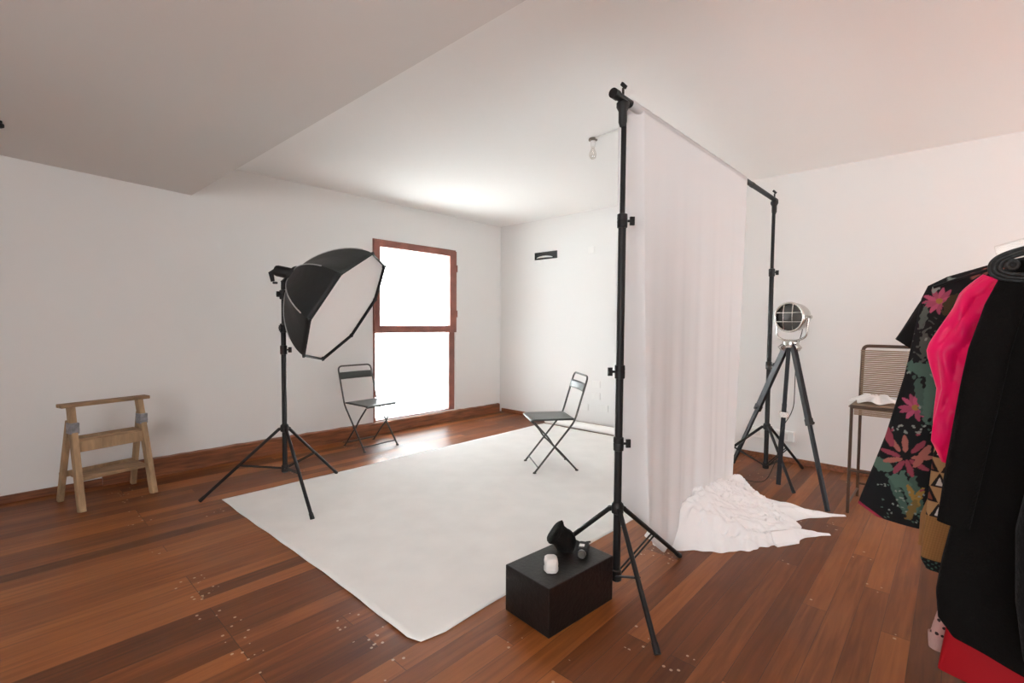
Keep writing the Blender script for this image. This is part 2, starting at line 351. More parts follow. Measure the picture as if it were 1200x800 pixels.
# ------------------------------------------------------------------ light stands
def stand(name, label, cat, base, top, feet, hub, low, clamps, radii, group=None, leg_r=.0115):
    bx, by = base; B = Vector((bx, by, low-.03)); Tp = Vector(top)
    t = thing(name, label, cat, (bx, by, 0), group)
    at = lambda z: B.lerp(Tp, (z-B.z)/(Tp.z-B.z))
    cuts = [B.z]+[c[0] for c in clamps if c[2]]+[Tp.z]
    for i in range(len(cuts)-1):
        MB().tube([at(cuts[i]), at(cuts[i+1])], radii[min(i, len(radii)-1)], 16).build('pole', MT['black'], t)
    for z, ang, _ in clamps:
        c = at(z); k = MB().lathe([(.016, -.036), (.024, -.032), (.025, .0), (.0235, .004), (.025, .008), (.024, .03), (.016, .034)], c, (0, 0, 1), 20)
        o = k.build('clamp_collar', MT['blackp'], t)
        d = Vector((math.cos(ang), math.sin(ang), 0)); q = MB().tube([c+d*.02, c+d*.048], .006)
        q.bar(c+d*.048+Vector((0, 0, -.02)), c+d*.048+Vector((0, 0, .02)), .012, .022, up=d); q.tube([c+d*.044, c+d*.056], .011)
        q.build('clamp_knob', MT['blackp'], o)
    h = at(hub); l = at(low)
    MB().lathe([(.018, -.03), (.028, -.024), (.030, 0), (.028, .02), (.019, .03)], h, (0, 0, 1), 20).build('leg_hub', MT['blackp'], t)
    MB().lathe([(.017, -.032), (.025, -.026), (.026, .0), (.024, .022), (.018, .028)], l, (0, 0, 1), 20).build('brace_hub', MT['blackp'], t)
    for fx, fy in feet:
        f = Vector((fx, fy, .012)); d = Vector((fx-h.x, fy-h.y, 0)).normalized(); s0 = h+d*.034+Vector((0, 0, -.004))
        q = MB().tube([s0, f], leg_r, 12); s = Vector((-d.y, d.x, 0)); q.bar(h+d*.012+Vector((0, 0, .0)), h+d*.046+Vector((0, 0, -.012)), .026, .02)
        lg = q.build('leg', MT['black'], t)
        MB().tube([f+(s0-f).normalized()*.035, f-(s0-f).normalized()*.006], [leg_r*1.18, leg_r*1.25], 12).build('foot_cap', MT['blackp'], lg)
        m = s0.lerp(f, .52); q = MB()
        for k in (-1, 1): q.tube([l+d*.02+s*k*.010, m+s*k*.010], .0048, 8)
        q.build('brace', MT['black'], t)
    return t
LB = (1.452, 3.632)
ls = stand('light_stand', 'black tripod light stand holding up the octagonal softbox', 'light stand', LB, (1.452, 3.632, 1.56),
      [(.987, 3.958), (1.397, 3.07), (1.972, 3.867)], .515, .215, [(1.255, 3.9, 1), (1.095, -.9, 1), (1.50, 3.6, 0)], [.0175, .0145, .0125])
st1 = stand('backdrop_stand', 'tall black backdrop stand with spread tripod legs behind the black box', 'backdrop stand', (2.047, 1.186), (2.047, 1.180, 2.30),
      [(1.74, .822), (2.571, 1.095), (1.93, 1.62)], .405, .075, [(1.79, -.75, 1), (1.07, 2.4, 1), (.72, -.75, 1)], [.0185, .0165, .0145, .0125], 'backdrop stands')
st2 = stand('backdrop_stand', 'tall black backdrop stand standing by the back wall behind the caged spotlight', 'backdrop stand', (4.525, 1.176), (4.585, 1.18, 2.33),
      [(4.946, .984), (4.169, .882), (4.45, 1.64)], .42, .085, [(1.75, -.75, 1), (.95, -.75, 1)], [.0185, .0165, .014], 'backdrop stands')
# fittings on top of the two stands (parts of each stand)
def stand_head(st, x, y, z):
    ORG[0] = Vector(st.location)
    MB().lathe([(.013, -.09), (.020, -.07), (.020, -.02), (.030, 0), (.030, .018), (.018, .03)], (x, y, z-.035), (0, 0, 1), 20).build('stand_head', MT['blackp'], st)
    q = MB().tube([(x, y, z+.012), (x, y, z+.052)], .006); q.bar((x+.006, y-.010, z+.055), (x+.012, y+.014, z+.082), .012, .016)
    q.build('thumb_screw', MT['blackp'], st)
stand_head(st1, 2.035, 1.18, 2.352); stand_head(st2, 4.595, 1.18, 2.376)
q = MB().tube([(1.955, 1.18, 2.352), (4.645, 1.18, 2.377)], .0185, 16); q.tube([(1.945, 1.18, 2.352), (1.985, 1.18, 2.3525)], .0225, 16)
q.tube([(3.96, 1.18, 2.3705), (4.0, 1.18, 2.371)], .0205, 16)
tag(q.build('crossbar', MT['black'], at=(1.955, 1.18, 2.352)), 'black crossbar carrying the white cloth between the two backdrop stands', 'crossbar')

# ------------------------------------------------------------------ white cloth backdrop
bd = thing('cloth_backdrop', 'sheer white cloth hanging from the crossbar and heaped on the floor', 'cloth backdrop', (2.95, 1.18, 0))
def wob(x, k): return math.sin(x*k[0]+k[1])*k[2]
FO = [(9.3, .4, .55), (17.1, 2.1, .34), (31.7, 1.2, .20), (53.3, .2, .10)]
def curtain(u, v):
    # u along the bar, v from the bar down
    xt = 2.098+(3.792-2.098)*u; zt = 2.352+(xt-1.955)*.0093+.004
    xb = 2.235+(3.665-2.235)*u
    zb = .02 if u > .2 else .02+.30*((.2-u)/.2)**1.3
    vv = v**1.05; x = xt+(xb-xt)*vv**.9; z = zt+(zb-zt)*v
    A = .003+.030*vv**1.6
    y = 1.18-.0205+A*sum(wob(x*1.0, k) for k in FO)*.8*min(1, v*7)
    y += .012*vv; x += .012*vv*math.sin(u*41)*.8
    if u < .06: y += (1-u/.06)*(.10+.05*vv); x += (1-u/.06)*.03
    return Vector((x, y, z))
cb = MB().grid(curtain, 260, 90); cb.build('hanging_cloth', MT['curtain'], bd, solid=.0012)
q = MB()                                                             # pocket of the cloth over the bar
secs = []
for i in range(41):
    x = 2.098+(3.792-2.098)*i/40; zc = 2.352+(x-1.955)*.0093
    secs.append([Vector((x, 1.18+.0215*math.sin(2*PI*k/16), zc+.0215*math.cos(2*PI*k/16)+(.001*math.sin(i*2.1)))) for k in range(16)])
q.loft(secs, cap=False); q.build('bar_pocket', MT['curtain'], bd, solid=.001)
# heap: rings of a star-shaped outline about a centre
OUT = [(2.60, 1.27), (2.62, 1.20), (2.70, 1.07), (2.78, .96), (2.86, .885), (3.00, .80), (3.14, .745), (3.30, .705), (3.42, .68), (3.52, .715), (3.60, .74), (3.70, .86),
       (3.82, .98), (3.93, 1.12), (3.97, 1.25), (3.90, 1.36), (3.7, 1.42), (3.4, 1.44), (3.1, 1.44), (2.88, 1.40), (2.70, 1.36)]
HC = Vector((3.16, 1.08))
ang = [math.atan2(y-HC.y, x-HC.x) % (2*PI) for x, y in OUT]; rad = [math.hypot(x-HC.x, y-HC.y) for x, y in OUT]
od = sorted(zip(ang, rad)); an = [a for a, r_ in od]; ra = [r_ for a, r_ in od]
def rout(a): return float(np.interp(a % (2*PI), [an[-1]-2*PI]+an+[an[0]+2*PI], [ra[-1]]+ra+[ra[0]]))
rng = np.random.RandomState(3)
WR = []                                                              # wrinkle ridges: centre, direction, length, width, height
for i in range(190):
    a = rng.uniform(0, 2*PI); rr = rng.uniform(.2, .98)*rout(a); c = (HC.x+rr*math.cos(a), HC.y+rr*math.sin(a))
    WR.append((c[0], c[1], rng.uniform(-.30, .30)+(-.50 if rng.rand() < .85 else .9), rng.uniform(.12, .38), rng.uniform(.006, .015), rng.uniform(.010, .026)))
for i in range(70):                                                  # small crumples where the cloth was gathered
    a = rng.uniform(0, 2*PI); rr = rng.uniform(0, .2); WR.append((3.47+rr*1.2*math.cos(a), .88+rr*math.sin(a), rng.uniform(0, PI), rng.uniform(.025, .07), rng.uniform(.006, .011), rng.uniform(.008, .02)))
def hz(x, y, rho):
    # tall where the cloth comes down under the bar, thinning outwards
    d = y-1.16; side = math.exp(-(d/.17)**2) if d > 0 else math.exp(-(abs(d)/.17)**1.6)
    edge = min(1, (1-rho)*3.4)**.75; ridge = .135+.012*math.sin(x*7.3)+.008*math.sin(x*17+1)-.09*max(0, min(1, (x-3.15)/.5)); ridge *= .30+.70*max(0, min(1, (x-2.6)/.42))
    w_ = 0.
    h = .03*edge**.5+ridge*side*edge+.075*edge*max(0, 1-abs(d)/.48)
    for cx, cy, th, ln, wd, ht in WR:
        dx, dy = x-cx, y-cy
        if abs(dx) > .4 or abs(dy) > .4: continue
        p_ = dx*math.cos(th)+dy*math.sin(th); s_ = -dx*math.sin(th)+dy*math.cos(th)+.35*p_*p_/ln
        if abs(p_) < ln and abs(s_) < wd*3: w_ += ht*math.exp(-(s_/wd)**2)*(1-(p_/ln)**2)*(.5+.5*edge)
    h += .042*math.tanh(w_/.042)
    return h*min(1, (1-rho)*14)**.5+.002
q = MB(); NA, NR = 240, 80; vs = []
for j in range(NR+1):
    rho = (j/NR)**.85
    for i in range(NA):
        a = 2*PI*i/NA; R_ = rout(a)*(1+.02*math.sin(a*13)+.014*math.sin(a*29+1)); x = HC.x+R_*rho*math.cos(a); y = HC.y+R_*rho*math.sin(a)
        vs.append(Vector((x, y, hz(x, y, rho))))
q.add(vs, [[j*NA+i, (j+1)*NA+i, (j+1)*NA+(i+1) % NA, j*NA+(i+1) % NA] for j in range(NR) for i in range(NA)])
def tail(pts, ws):                                                   # a twisted end of the cloth lying on the floor
    secs = []; P = fillet(pts, .12, 6); m = len(P)
    for i, p_ in enumerate(P):
        t = i/(m-1); w = float(np.interp(t, np.linspace(0, 1, len(ws)), ws)); d = (P[min(i+1, m-1)]-P[max(i-1, 0)]).normalized(); s_ = Vector((-d.y, d.x, 0))
        sec = []
        for k in range(28):
            a = 2*PI*k/28; c_, sn = math.cos(a), math.sin(a)
            z = max(0, sn)*w*.42*(1+.5*math.sin(c_*9+t*7)+.2*math.sin(c_*17-t*5)); sec.append(p_+s_*c_*w+Vector((0, 0, .003+z)))
        secs.append(sec)
    q.loft(secs)
tail([(3.52, .98, 0), (3.70, .80, 0), (3.80, .65, 0), (3.91, .515, 0)], [.16, .115, .065, .045, .012])
tail([(3.16, .84, 0), (3.34, .715, 0), (3.42, .62, 0), (3.49, .535, 0)], [.14, .085, .05, .036, .012])
q.build('floor_heap', MT['heap'], bd)

# ------------------------------------------------------------------ softbox
sb = thing('softbox_light', 'black octagonal softbox with white front on the tripod light stand', 'softbox', (1.455, 3.632, 1.56))
n_ = Vector((.534, -.669, -.517)).normalized(); R8 = .465; c8 = Vector((1.785, 3.313, 1.400)); D8 = .46; psi = 1.34895
a8 = n_.cross(Vector((0, 0, 1))).normalized(); b8 = a8.cross(n_)
def o8(k, r_, d): return c8-n_*d+(a8*math.cos(psi+k*PI/4)+b8*math.sin(psi+k*PI/4))*r_
def prof(t): return .06+(R8-.06)*(1-(1-t)**1.7)**.76                  # t 0 apex .. 1 rim
q = MB(); secs = []
NT = 16; SUB = 6
for i in range(NT+1):
    t = (i/NT)**1.3; sec = []
    for k in range(8):
        for s_ in range(SUB):
            f_ = s_/SUB; p_ = o8(k, prof(t), D8*(1-t)).lerp(o8(k+1, prof(t), D8*(1-t)), f_)
            sag = .018*math.sin(PI*f_)*math.sin(PI*min(1, t*1.0)); ctr = c8-n_*D8*(1-t); p_ = p_+(ctr-p_).normalized()*sag; sec.append(p_)
    secs.append(sec)
q.loft(secs, cap=False); q.build('fabric_shell', MT['fabblk'], sb, solid=.003)
q = MB(); q.add([o8(k, R8*.985, .016) for k in range(8)]+[o8(k, R8*.985, .020) for k in range(8)], [list(range(8)), list(range(15, 7, -1))]+[[k, (k+1) % 8, 8+(k+1) % 8, 8+k] for k in range(8)])
q.build('front_diffuser', MT['diffu'], sb, smooth=False)
q = MB().tube([o8(k, R8, -.001) for k in range(8)], .006, 8, closed=True); q.build('rim_edging', MT['fabblk'], sb)
for k in range(8):
    pts = [o8(k, prof(t)+.004, D8*(1-t)) for t in [(i/14)**1.3 for i in range(14)]]; pts = pts[:11] if k % 2 else pts[:13]
    MB().tube(pts, .0042, 8).build('rib_piping', MT['piping'], sb)
    MB().tube([o8(k, R8*.97, .02), o8(k, R8+.008, -.004)], .010, 8).build('corner_tip', MT['fabblk'], sb)
ap = c8-n_*D8
q = MB().lathe([(.062, -.02), (.072, 0), (.072, .03), (.05, .04)], ap, -n_, 28); q.build('speed_ring', MT['blackp'], sb)
fh = ap-n_*.04
q = MB().lathe([(.036, 0), (.042, .01), (.042, .10), (.038, .115), (.02, .12)], fh, (-n_+Vector((-.25, .2, -.28))).normalized(), 24); q.build('flash_head', MT['blackp'], sb)
e_ = fh+(-n_+Vector((-.25, .2, -.28))).normalized()*.11
q = MB().tube([e_, e_+Vector((-.03, .025, -.02)), e_+Vector((-.02, .02, -.08))], [.022, .02, .014], 12); q.build('grip_handle', MT['blackp'], sb)
q = MB().tube([(1.455, 3.632, 1.54), (1.457, 3.632, 1.60)], .017, 14); q.bar((1.457, 3.632, 1.58), ap+n_*(-.02), .035, .045)
q.tube([(1.425, 3.66, 1.585), (1.40, 3.68, 1.585)], .008); q.build('tilt_bracket', MT['blackp'], sb)

# ------------------------------------------------------------------ folding chairs (built facing +x, width along y)
def chair(label, loc, rz, cw):
    t = thing('folding_chair', label, 'chair', (0, 0, 0), 'grey metal folding chairs')
    w = cw/2; r_ = .0085
    # back loop: front feet, up past the seat rear, to the rounded top
    pts = [(.185, -w, .01), (-.165, -w, .44), (-.285, -w, .835), (-.285, w, .835), (-.165, w, .44), (.185, w, .01)]
    MB().tube(fillet(pts, .05, 7), r_, 12).build('back_frame', MT['chairtube'], t)
    for s_ in (-1, 1):
        y = s_*(w-.022)
        pl_ = [(.185, y, .435), (.06, y, .30), (.02, y+s_*.006, .235), (-.03, y, .19), (-.195, y, .01)]
        MB().tube(fillet(pl_, .04, 5), r_*.95, 12).build('rear_leg', MT['chairtube'], t)
    for s_ in (-1, 1):
        for x, y in ((.188, s_*w), (-.198, s_*(w-.022))): MB().lathe([(.010, 0), (.016, .003), (.013, .012)], (x, y, .0), (0, 0, 1), 14).build('foot_pad', MT['chairtube'], t)
    MB().tube([(.155, -w, .047), (.155, w, .047)], .006, 10).build('front_stretcher', MT['chairtube'], t)
    MB().tube([(-.165, -w+.022, .042), (-.165, w-.022, .042)], .006, 10).build('rear_stretcher', MT['chairtube'], t)
    for s_ in (-1, 1): MB().tube([(.008, s_*(w-.026), .222), (.008, s_*(w+.010), .222)], .009, 10).build('pivot_pin', MT['chairtube'], t)
    q = MB(); nx = 14
    def seat(u, v):
        x = -.17+.385*u; y = (-w+.012)+(2*w-.024)*v; e = max(abs(2*u-1), abs(2*v-1))
        return Vector((x, y, .452-.006*(1-e)**.5-(.010*max(0, (u-.9)/.1)**2)))
    q.grid(seat, nx, 12)
    q.build('seat', MT['chair'], t, solid=-.014)
    q = MB()
    def slat(u, v):
        k = .66+.18*v; z = .44+(.835-.44)*k; x = -.165-.12*k; return Vector((x-.014*math.sin(PI*u)-.009+.018, -w-.004+(2*w+.008)*u, z))
    q.grid(slat, 14, 4); q.build('back_slat', MT['chair'], t, solid=.004)
    t.location = loc; t.rotation_euler = (0, 0, rz); return t
chair('grey metal folding chair by the window, its slatted back beside the glass', (2.68, 4.50, 0), math.radians(-86), .40)
chair('grey metal folding chair standing alone on the white backdrop paper', (3.41, 2.672, .005), math.radians(143), .385)

# ------------------------------------------------------------------ wooden step ladder
t = thing('step_ladder', 'small worn wooden step ladder with taped joints against the wall', 'step ladder', (.55, 4.57, 0))
FL, FR, BL, BR = Vector((.382, 4.322, 0)), Vector((.80, 4.425, 0)), Vector((.300, 4.70, 0)), Vector((.735, 4.805, 0))
TL, TR = Vector((.352, 4.47, .705)), Vector((.745, 4.57, .705)); ML, MR = Vector((.345, 4.51, .60)), Vector((.752, 4.60, .60))
along = (FR-FL).normalized()
def leg(a, b_, w, h): MB().bar(a, b_, w, h, up=along).build('leg', MT['wood'], t, smooth=False, bevel=.003)
leg(FL, TL, .055, .036); leg(FR, TR, .055, .036); leg(BL, ML, .045, .03); leg(BR, MR, .045, .03)
MB().bar(TL+Vector((-.062, -.017, .012)), TR+Vector((.056, .012, .012)), .085, .024).build('top_rail', MT['woodtop'], t, smooth=False, bevel=.003)
def fr(z): k = z/.705; return FL.lerp(TL, k), FR.lerp(TR, k)
def bk(z): k = z/.60; return BL.lerp(ML, k), BR.lerp(MR, k)
nrm = Vector((along.y, -along.x, 0))                                # towards the room
a, c = fr(.475); MB().bar(a-nrm*.05+along*.018, c-nrm*.05-along*.018, .13, .022).build('tread', MT['woodtop'], t, smooth=False, bevel=.003)
a, c = fr(.43); MB().bar(a+nrm*.0+along*.018, c+nrm*.0-along*.018, .022, .075).build('tread_apron', MT['wood'], t, smooth=False, bevel=.003)
a, c = fr(.215); MB().bar(a-nrm*.075+along*.016, c-nrm*.075-along*.016, .20, .022).build('tread', MT['woodtop'], t, smooth=False, bevel=.003)
a, c = bk(.205); MB().bar(a-along*.02, c+along*.02, .022, .04).build('back_rail', MT['wood'], t, smooth=False, bevel=.003)
for s0, s1 in ((FL, TL), (FR, TR)):
    m_ = s0.lerp(s1, .80); q = MB()
    for i in range(4): p_ = m_+Vector((0, .0, -.03+.018*i)); q.bar(p_-Vector((0, 0, .011)), p_+Vector((0, 0, .011)), .070+.003*(i % 2), .052, up=along)
    q.build('tape_wrap', MT['tape'], t, smooth=False, bevel=.004)

# ------------------------------------------------------------------ black box and the things on it
bxo, rz = Vector((1.525, 1.193, 0)), math.radians(-5.3)
ex, ey = Vector((math.cos(rz), math.sin(rz), 0)), Vector((-math.sin(rz), math.cos(rz), 0))
BH = .21
q = MB(); L_, D_ = .435, .272
q.add([bxo, bxo+ex*L_, bxo+ex*L_+ey*D_, bxo+ey*D_]+[p_+Vector((0, 0, BH)) for p_ in (bxo, bxo+ex*L_, bxo+ex*L_+ey*D_, bxo+ey*D_)],
      [[0, 3, 2, 1], [4, 5, 6, 7], [0, 1, 5, 4], [1, 2, 6, 5], [2, 3, 7, 6], [3, 0, 4, 7]])
tag(q.build('wooden_box', MT['box'], at=(1.74, 1.3, 0), smooth=False, bevel=.004), 'scuffed black wooden box on the floor beside the backdrop stand', 'box')
d0 = Vector((1.652, 1.283, BH))                                      # frosted plastic cup
t = thing('flash_diffuser', 'small frosted white plastic diffuser cup on the black box', 'diffuser', d0)
q = MB(); secs = []
for h, w, dd in ((0, .030, .025), (.006, .034, .028), (.038, .036, .030), (.052, .033, .028), (.060, .024, .020)):
    sec = []
    for k in range(32):
        a = 2*PI*k/32; ca, sa_ = math.cos(a), math.sin(a); e = .45
        x, y = w*abs(ca)**e*(1 if ca > 0 else -1), dd*abs(sa_)**e*(1 if sa_ > 0 else -1)
        sec.append(d0+Vector((x*.72-y*.69, x*.69+y*.72, 0))*1.0+Vector((0, 0, h)))
    secs.append(sec)
q.loft(secs); q.build('cup_body', MT['frost'], t)
q = MB(); secs = []
for h in (.004, .014):
    secs.append([d0+Vector((.0, 0, h))+Vector(((.035)*math.cos(2*PI*k/32)*.72-.029*math.sin(2*PI*k/32)*.69, .035*math.cos(2*PI*k/32)*.69+.029*math.sin(2*PI*k/32)*.72, 0))*1.12 for k in range(32)])
q.loft(secs); q.build('cup_rim', MT['frost'], t)
# black fabric cap, its round brim tipped up towards the far side
c0 = Vector((1.84, 1.345, BH))
q = MB(); secs = []; pa, pb = Vector((1.815, 1.395, BH+.088)), Vector((1.862, 1.332, BH+.030))
axd = (pb-pa).normalized(); sx = axd.cross(Vector((0, 0, 1))).normalized(); sy = sx.cross(axd)
for i, (h, w, fl_) in enumerate(((-.004, .002, 1), (-.006, .030, 1), (-.004, .050, 1), (.004, .060, 1), (.012, .058, 1), (.026, .049, 1), (.045, .050, 1), (.065, .057, .95), (.085, .060, .85), (.102, .055, .75), (.114, .040, .6), (.118, .004, .5))):
    sec = []; cpt = pa+axd*h
    for k in range(44):
        a = 2*PI*k/44; rr = w*(1+.05*math.sin(3*a+i*.7)+.04*math.sin(5*a-i*.5)); p_ = cpt+sx*math.cos(a)*rr*1.12+sy*math.sin(a)*rr*fl_
        if p_.z < BH+.002: p_.z = BH+.002
        sec.append(p_)
    secs.append(sec)
q.loft(secs)
tag(q.build('fabric_cap', MT['coat'], at=c0), 'crumpled black fabric cap lying tipped on top of the black box', 'cap')
# small flash unit with strap
c1 = Vector((1.872, 1.262, BH))
t = thing('flash_trigger', 'small black electronic gadget with a strap on the black box edge', 'flash trigger', c1)
d = Vector((.9, .42, 0)).normalized(); s_ = Vector((-d.y, d.x, 0))
q = MB(); q.bar(c1-d*.034+Vector((0, 0, .022)), c1+d*.034+Vector((0, 0, .032)), .048, .040); q.build('gadget_body', MT['blackp'], t, smooth=False, bevel=.008)
q = MB(); q.lathe([(.0, 0), (.017, 0), (.019, .004), (.019, .018), (.015, .022)], c1-d*.034+Vector((0, 0, .022)), -d, 20); q.build('gadget_lens', MT['lens'], t)
q = MB(); q.bar(c1+Vector((-.012, 0, .045))-s_*.012, c1+Vector((-.012, 0, .045))+s_*.012, .026, .008); q.build('silver_plate', MT['chrome'], t, smooth=False)
lp = [c1+d*.034+Vector((0, 0, .03)), c1+d*.07+s_*-.012+Vector((0, 0, .030)), c1+d*.10+s_*-.02+Vector((0, 0, .02)), c1+d*.102+s_*.008+Vector((0, 0, .012)), c1+d*.07+s_*.014+Vector((0, 0, .01)), c1+d*.034+Vector((0, 0, .014))]
q = MB(); q.tube(fillet(lp, .02, 5), .0042, 8); q.build('wrist_strap', MT['tee'], t)

# ------------------------------------------------------------------ caged spotlight on a wooden tripod
LC = Vector((4.32, .965, 0))
t = thing('tripod_spotlight', 'chrome caged spotlight on black wooden tripod legs behind the white cloth', 'floor lamp', LC)
AP = LC+Vector((0, 0, 1.145))
for fx, fy, k in ((3.913, .616, 1), (4.306, 1.022, 0), (4.69, 1.50, 1)):
    f = Vector((fx, fy, .0)); d = Vector((fx-LC.x, fy-LC.y, 0)); d.normalize(); s_ = Vector((-d.y, d.x, 0)); s0 = AP+d*.035*(1 if k else .3); f0 = f+Vector((0, 0, .004))
    m_ = s0.lerp(f0, .50); o_ = MB()
    if k: o_.bar(s0, m_, .028, .052, up=d)
    else:
        for sg in (-1, 1): o_.bar(s0+s_*sg*.022, m_+s_*sg*.022, .016, .03, up=d)
    lg = o_.build('leg', MT['blackw'], t, smooth=False, bevel=.003)
    MB().bar(s0.lerp(f0, .42), f0, .020, .034, up=d).build('leg_slider', MT['blackw'], lg, smooth=False, bevel=.002)
    q = MB(); q.bar(s0.lerp(f0, .475), s0.lerp(f0, .515), .034 if k else .062, .06, up=d); q.build('leg_clamp', MT['blackp'] if k else MT['chrome'], lg, smooth=False, bevel=.003)
    if k: MB().tube([m_+s_*.012, m_+s_*.035], .010, 12).build('leg_knob', MT['blackp'], lg)
q = MB(); q.lathe([(.03, -.03), (.055, -.025), (.06, 0), (.058, .022), (.03, .03)], AP, (0, 0, 1), 24)
for a in (0, 2.1, 4.2): q.bar(AP+Vector((math.cos(a), math.sin(a), 0))*.03, AP+Vector((math.cos(a), math.sin(a), -.5))*.075, .05, .04)
q.build('tripod_hub', MT['chrome'], t, bevel=.003)
ln = Vector((-.954, .297, -.02)).normalized(); lx = ln.cross(Vector((0, 0, 1))).normalized(); HCn = Vector((4.32, .955, 1.362)); HR = .108
q = MB(); q.lathe([(HR*.98, .052), (HR, .045), (HR, -.02), (HR*.97, -.05), (HR*.86, -.085), (HR*.62, -.112), (HR*.25, -.125), (.001, -.126)], HCn, ln, 44, cap=False)
hd = q.build('lamp_head', MT['chrome'], t, solid=.003)
MB().ring(HCn+ln*.052, ln, HR+.004, .010).build('front_ring', MT['chrome'], hd)
MB().lathe([(.001, .022), (HR*.5, .018), (HR*.95, .004)], HCn+ln*.018, ln, 36, cap=False).build('lamp_lens', MT['lens'], hd)
q = MB(); up_ = lx.cross(ln)
for o_ in (-.33, .33):
    hh = HR*math.sqrt(1-o_*o_)
    for A_, B_ in ((lx, up_), (up_, lx)):
        q.tube([HCn+ln*(.055+.016*(1-(k_/4)**2))+A_*o_*HR+B_*hh*k_/4 for k_ in range(-4, 5)], .0042, 8)
q.build('wire_cage', MT['chrome'], hd)
q = MB(); yk = [AP+Vector((0, 0, .02))+lx*.075, AP+Vector((0, 0, .05))+lx*.118, HCn+lx*.125, ]
q.tube(fillet([HCn-lx*.125, AP+Vector((0, 0, .06))-lx*.118, AP+Vector((0, 0, .03))-lx*.05, AP+Vector((0, 0, .03))+lx*.05, AP+Vector((0, 0, .06))+lx*.118, HCn+lx*.125], .03, 5), .008, 10)
q.build('yoke', MT['chrome'], t)
for s_ in (-1, 1): MB().tube([HCn+lx*s_*.105, HCn+lx*s_*.145], [.010, .013], 12).build('tilt_knob', MT['chrome'], t)
q = MB(); q.tube(fillet([HCn-ln*.12, HCn-ln*.15+Vector((0, 0, -.10)), AP+Vector((.05, -.03, -.05)), LC+Vector((.03, -.03, .62)), LC+Vector((-.03, .05, .45)), LC+Vector((.02, .08, .20)), LC+Vector((-.06, .14, .007)), (4.22, 1.26, .006), (4.45, 1.55, .006), (4.9, 1.62, .006)], .08, 6), .0035, 8)
q.build('power_cord', MT['dark'], t)

# ------------------------------------------------------------------ bar stool
t = thing('bar_stool', 'tall brown metal bar stool with tan cord seat and backrest by the wall', 'bar stool', (4.22, .31, 0))
x0, x1, ya, yb = 4.0, 4.445, .515, .075
for x, y in ((x0, ya), (x0, yb), (x1, ya), (x1, yb)): MB().tube([(x, y, 0), (x+(.006 if x == x0 else -.006), y-.004*(1 if y == ya else -1), .735)], .0105, 10).build('leg', MT['stool'], t)
q = MB(); q.tube(fillet([(x0+.2, ya, .74), (x0, ya, .74), (x0, yb, .74), (x1, yb, .74), (x1, ya, .74), (x0+.19, ya, .74)], .03, 5), .0125, 10); q.build('seat_frame', MT['stool'], t)
q = MB(); q.tube(fillet([(x1-.005, ya, .735), (x1+.03, ya-.006, 1.145), (x1+.03, yb+.006, 1.145), (x1-.005, yb, .735)], .035, 6), .0125, 10); q.build('back_frame', MT['stool'], t)
for z, pa, pb in ((.10, (x1, ya), (x1, yb)), (.30, (x0, ya), (x0, yb)), (.06, (x0, ya), (x1, ya)), (.06, (x0, yb), (x1, yb))): MB().tube([(*pa, z), (*pb, z)], .008, 8).build('foot_rail', MT['stool'], t)
q = MB()
for i in range(25):
    x = x0+.02+(x1-x0-.04)*i/24
    q.tube([(x, ya+.014, .737), (x, ya-.01, .753), (x, yb+.01, .753), (x, yb-.014, .737)], .0058, 6)
for i in range(4): q.tube([(x0-.014, ya-.02, .728-.011*i), (x0-.014, yb+.02, .728-.011*i)], .0052, 6)
q.build('cord_seat', MT['cord'], t)
q = MB()
for i in range(24):
    z = .785+.325*i/23; x = x1-.005+.035*(z-.735)/.41
    q.tube([(x, ya+.008, z), (x-.013, ya-.006, z), (x-.013, yb+.006, z), (x, yb-.008, z)], .0050, 6)
q.build('cord_backrest', MT['cord'], t)
q = MB(); rs = random.Random(4)
def crump(u, v):
    a = u*2*PI; r_ = v; x = 4.13+.075*r_*math.cos(a)*(1+.2*math.sin(3*a)); y = .39+.135*r_*math.sin(a)*(1+.15*math.sin(5*a+1))
    z = .760+(.055*(1-r_**2)+.022*math.sin(9*a+r_*7)*r_*(1-r_)+.014*math.sin(y*60)*math.cos(x*70)*(1-r_)+.010*r_*(1+math.sin(7*a)))
    return Vector((x, y, z))
q.grid(crump, 72, 14)
tag(q.build('crumpled_cloth', MT['whitecloth'], at=(4.13, .39, .758), solid=.002), 'crumpled white cloth lying on the cord seat of the bar stool', 'cloth')

# ------------------------------------------------------------------ wall and ceiling fittings
def plate(name, label, cat, y, z, w, h, group=None):
    t = thing(name, label, cat, (XB, y, z), group)
    MB().box((XB-.010, y-w/2, z-h/2), (XB+.001, y+w/2, z+h/2)).build('plate', MT['white'], t, smooth=False, bevel=.003)
    return t
def outlet(label, y, z):
    t = plate('wall_outlet', label, 'outlet', y, z, .12, .082, 'outlets on the back wall')
    for s_ in (-1, 1): MB().box((XB-.0125, y+s_*.026-.018, z-.025), (XB-.009, y+s_*.026+.018, z+.025)).build('socket_insert', MT['white'], t, smooth=False)
outlet('white wall outlet plate behind the folding chair, topmost of the four', 3.26, .545)
outlet('white wall outlet plate behind the folding chair, just under the topmost one', 3.26, .40)
outlet('white wall outlet plate low on the wall closest to the folding chair', 3.43, .245)
outlet('white wall outlet plate low on the wall next to the backdrop stand pole', 3.145, .26)
plate('blank_plate', 'blank white cover plate high on the wall between vent slot and stand pole', 'cover plate', 3.355, 2.212, .09, .085)
t = thing('socket_strip', 'long white surface-mounted socket box low on the wall behind the tripods', 'socket strip', (XB, 1.29, .25))
MB().box((XB-.045, 1.075, .205), (XB+.001, 1.51, .302)).build('housing', MT['white'], t, smooth=False, bevel=.004)
for y in (1.17, 1.29, 1.41): MB().box((XB-.048, y-.045, .225), (XB-.044, y+.045, .283)).build('socket_face', MT['frost'], t, smooth=False, bevel=.001)
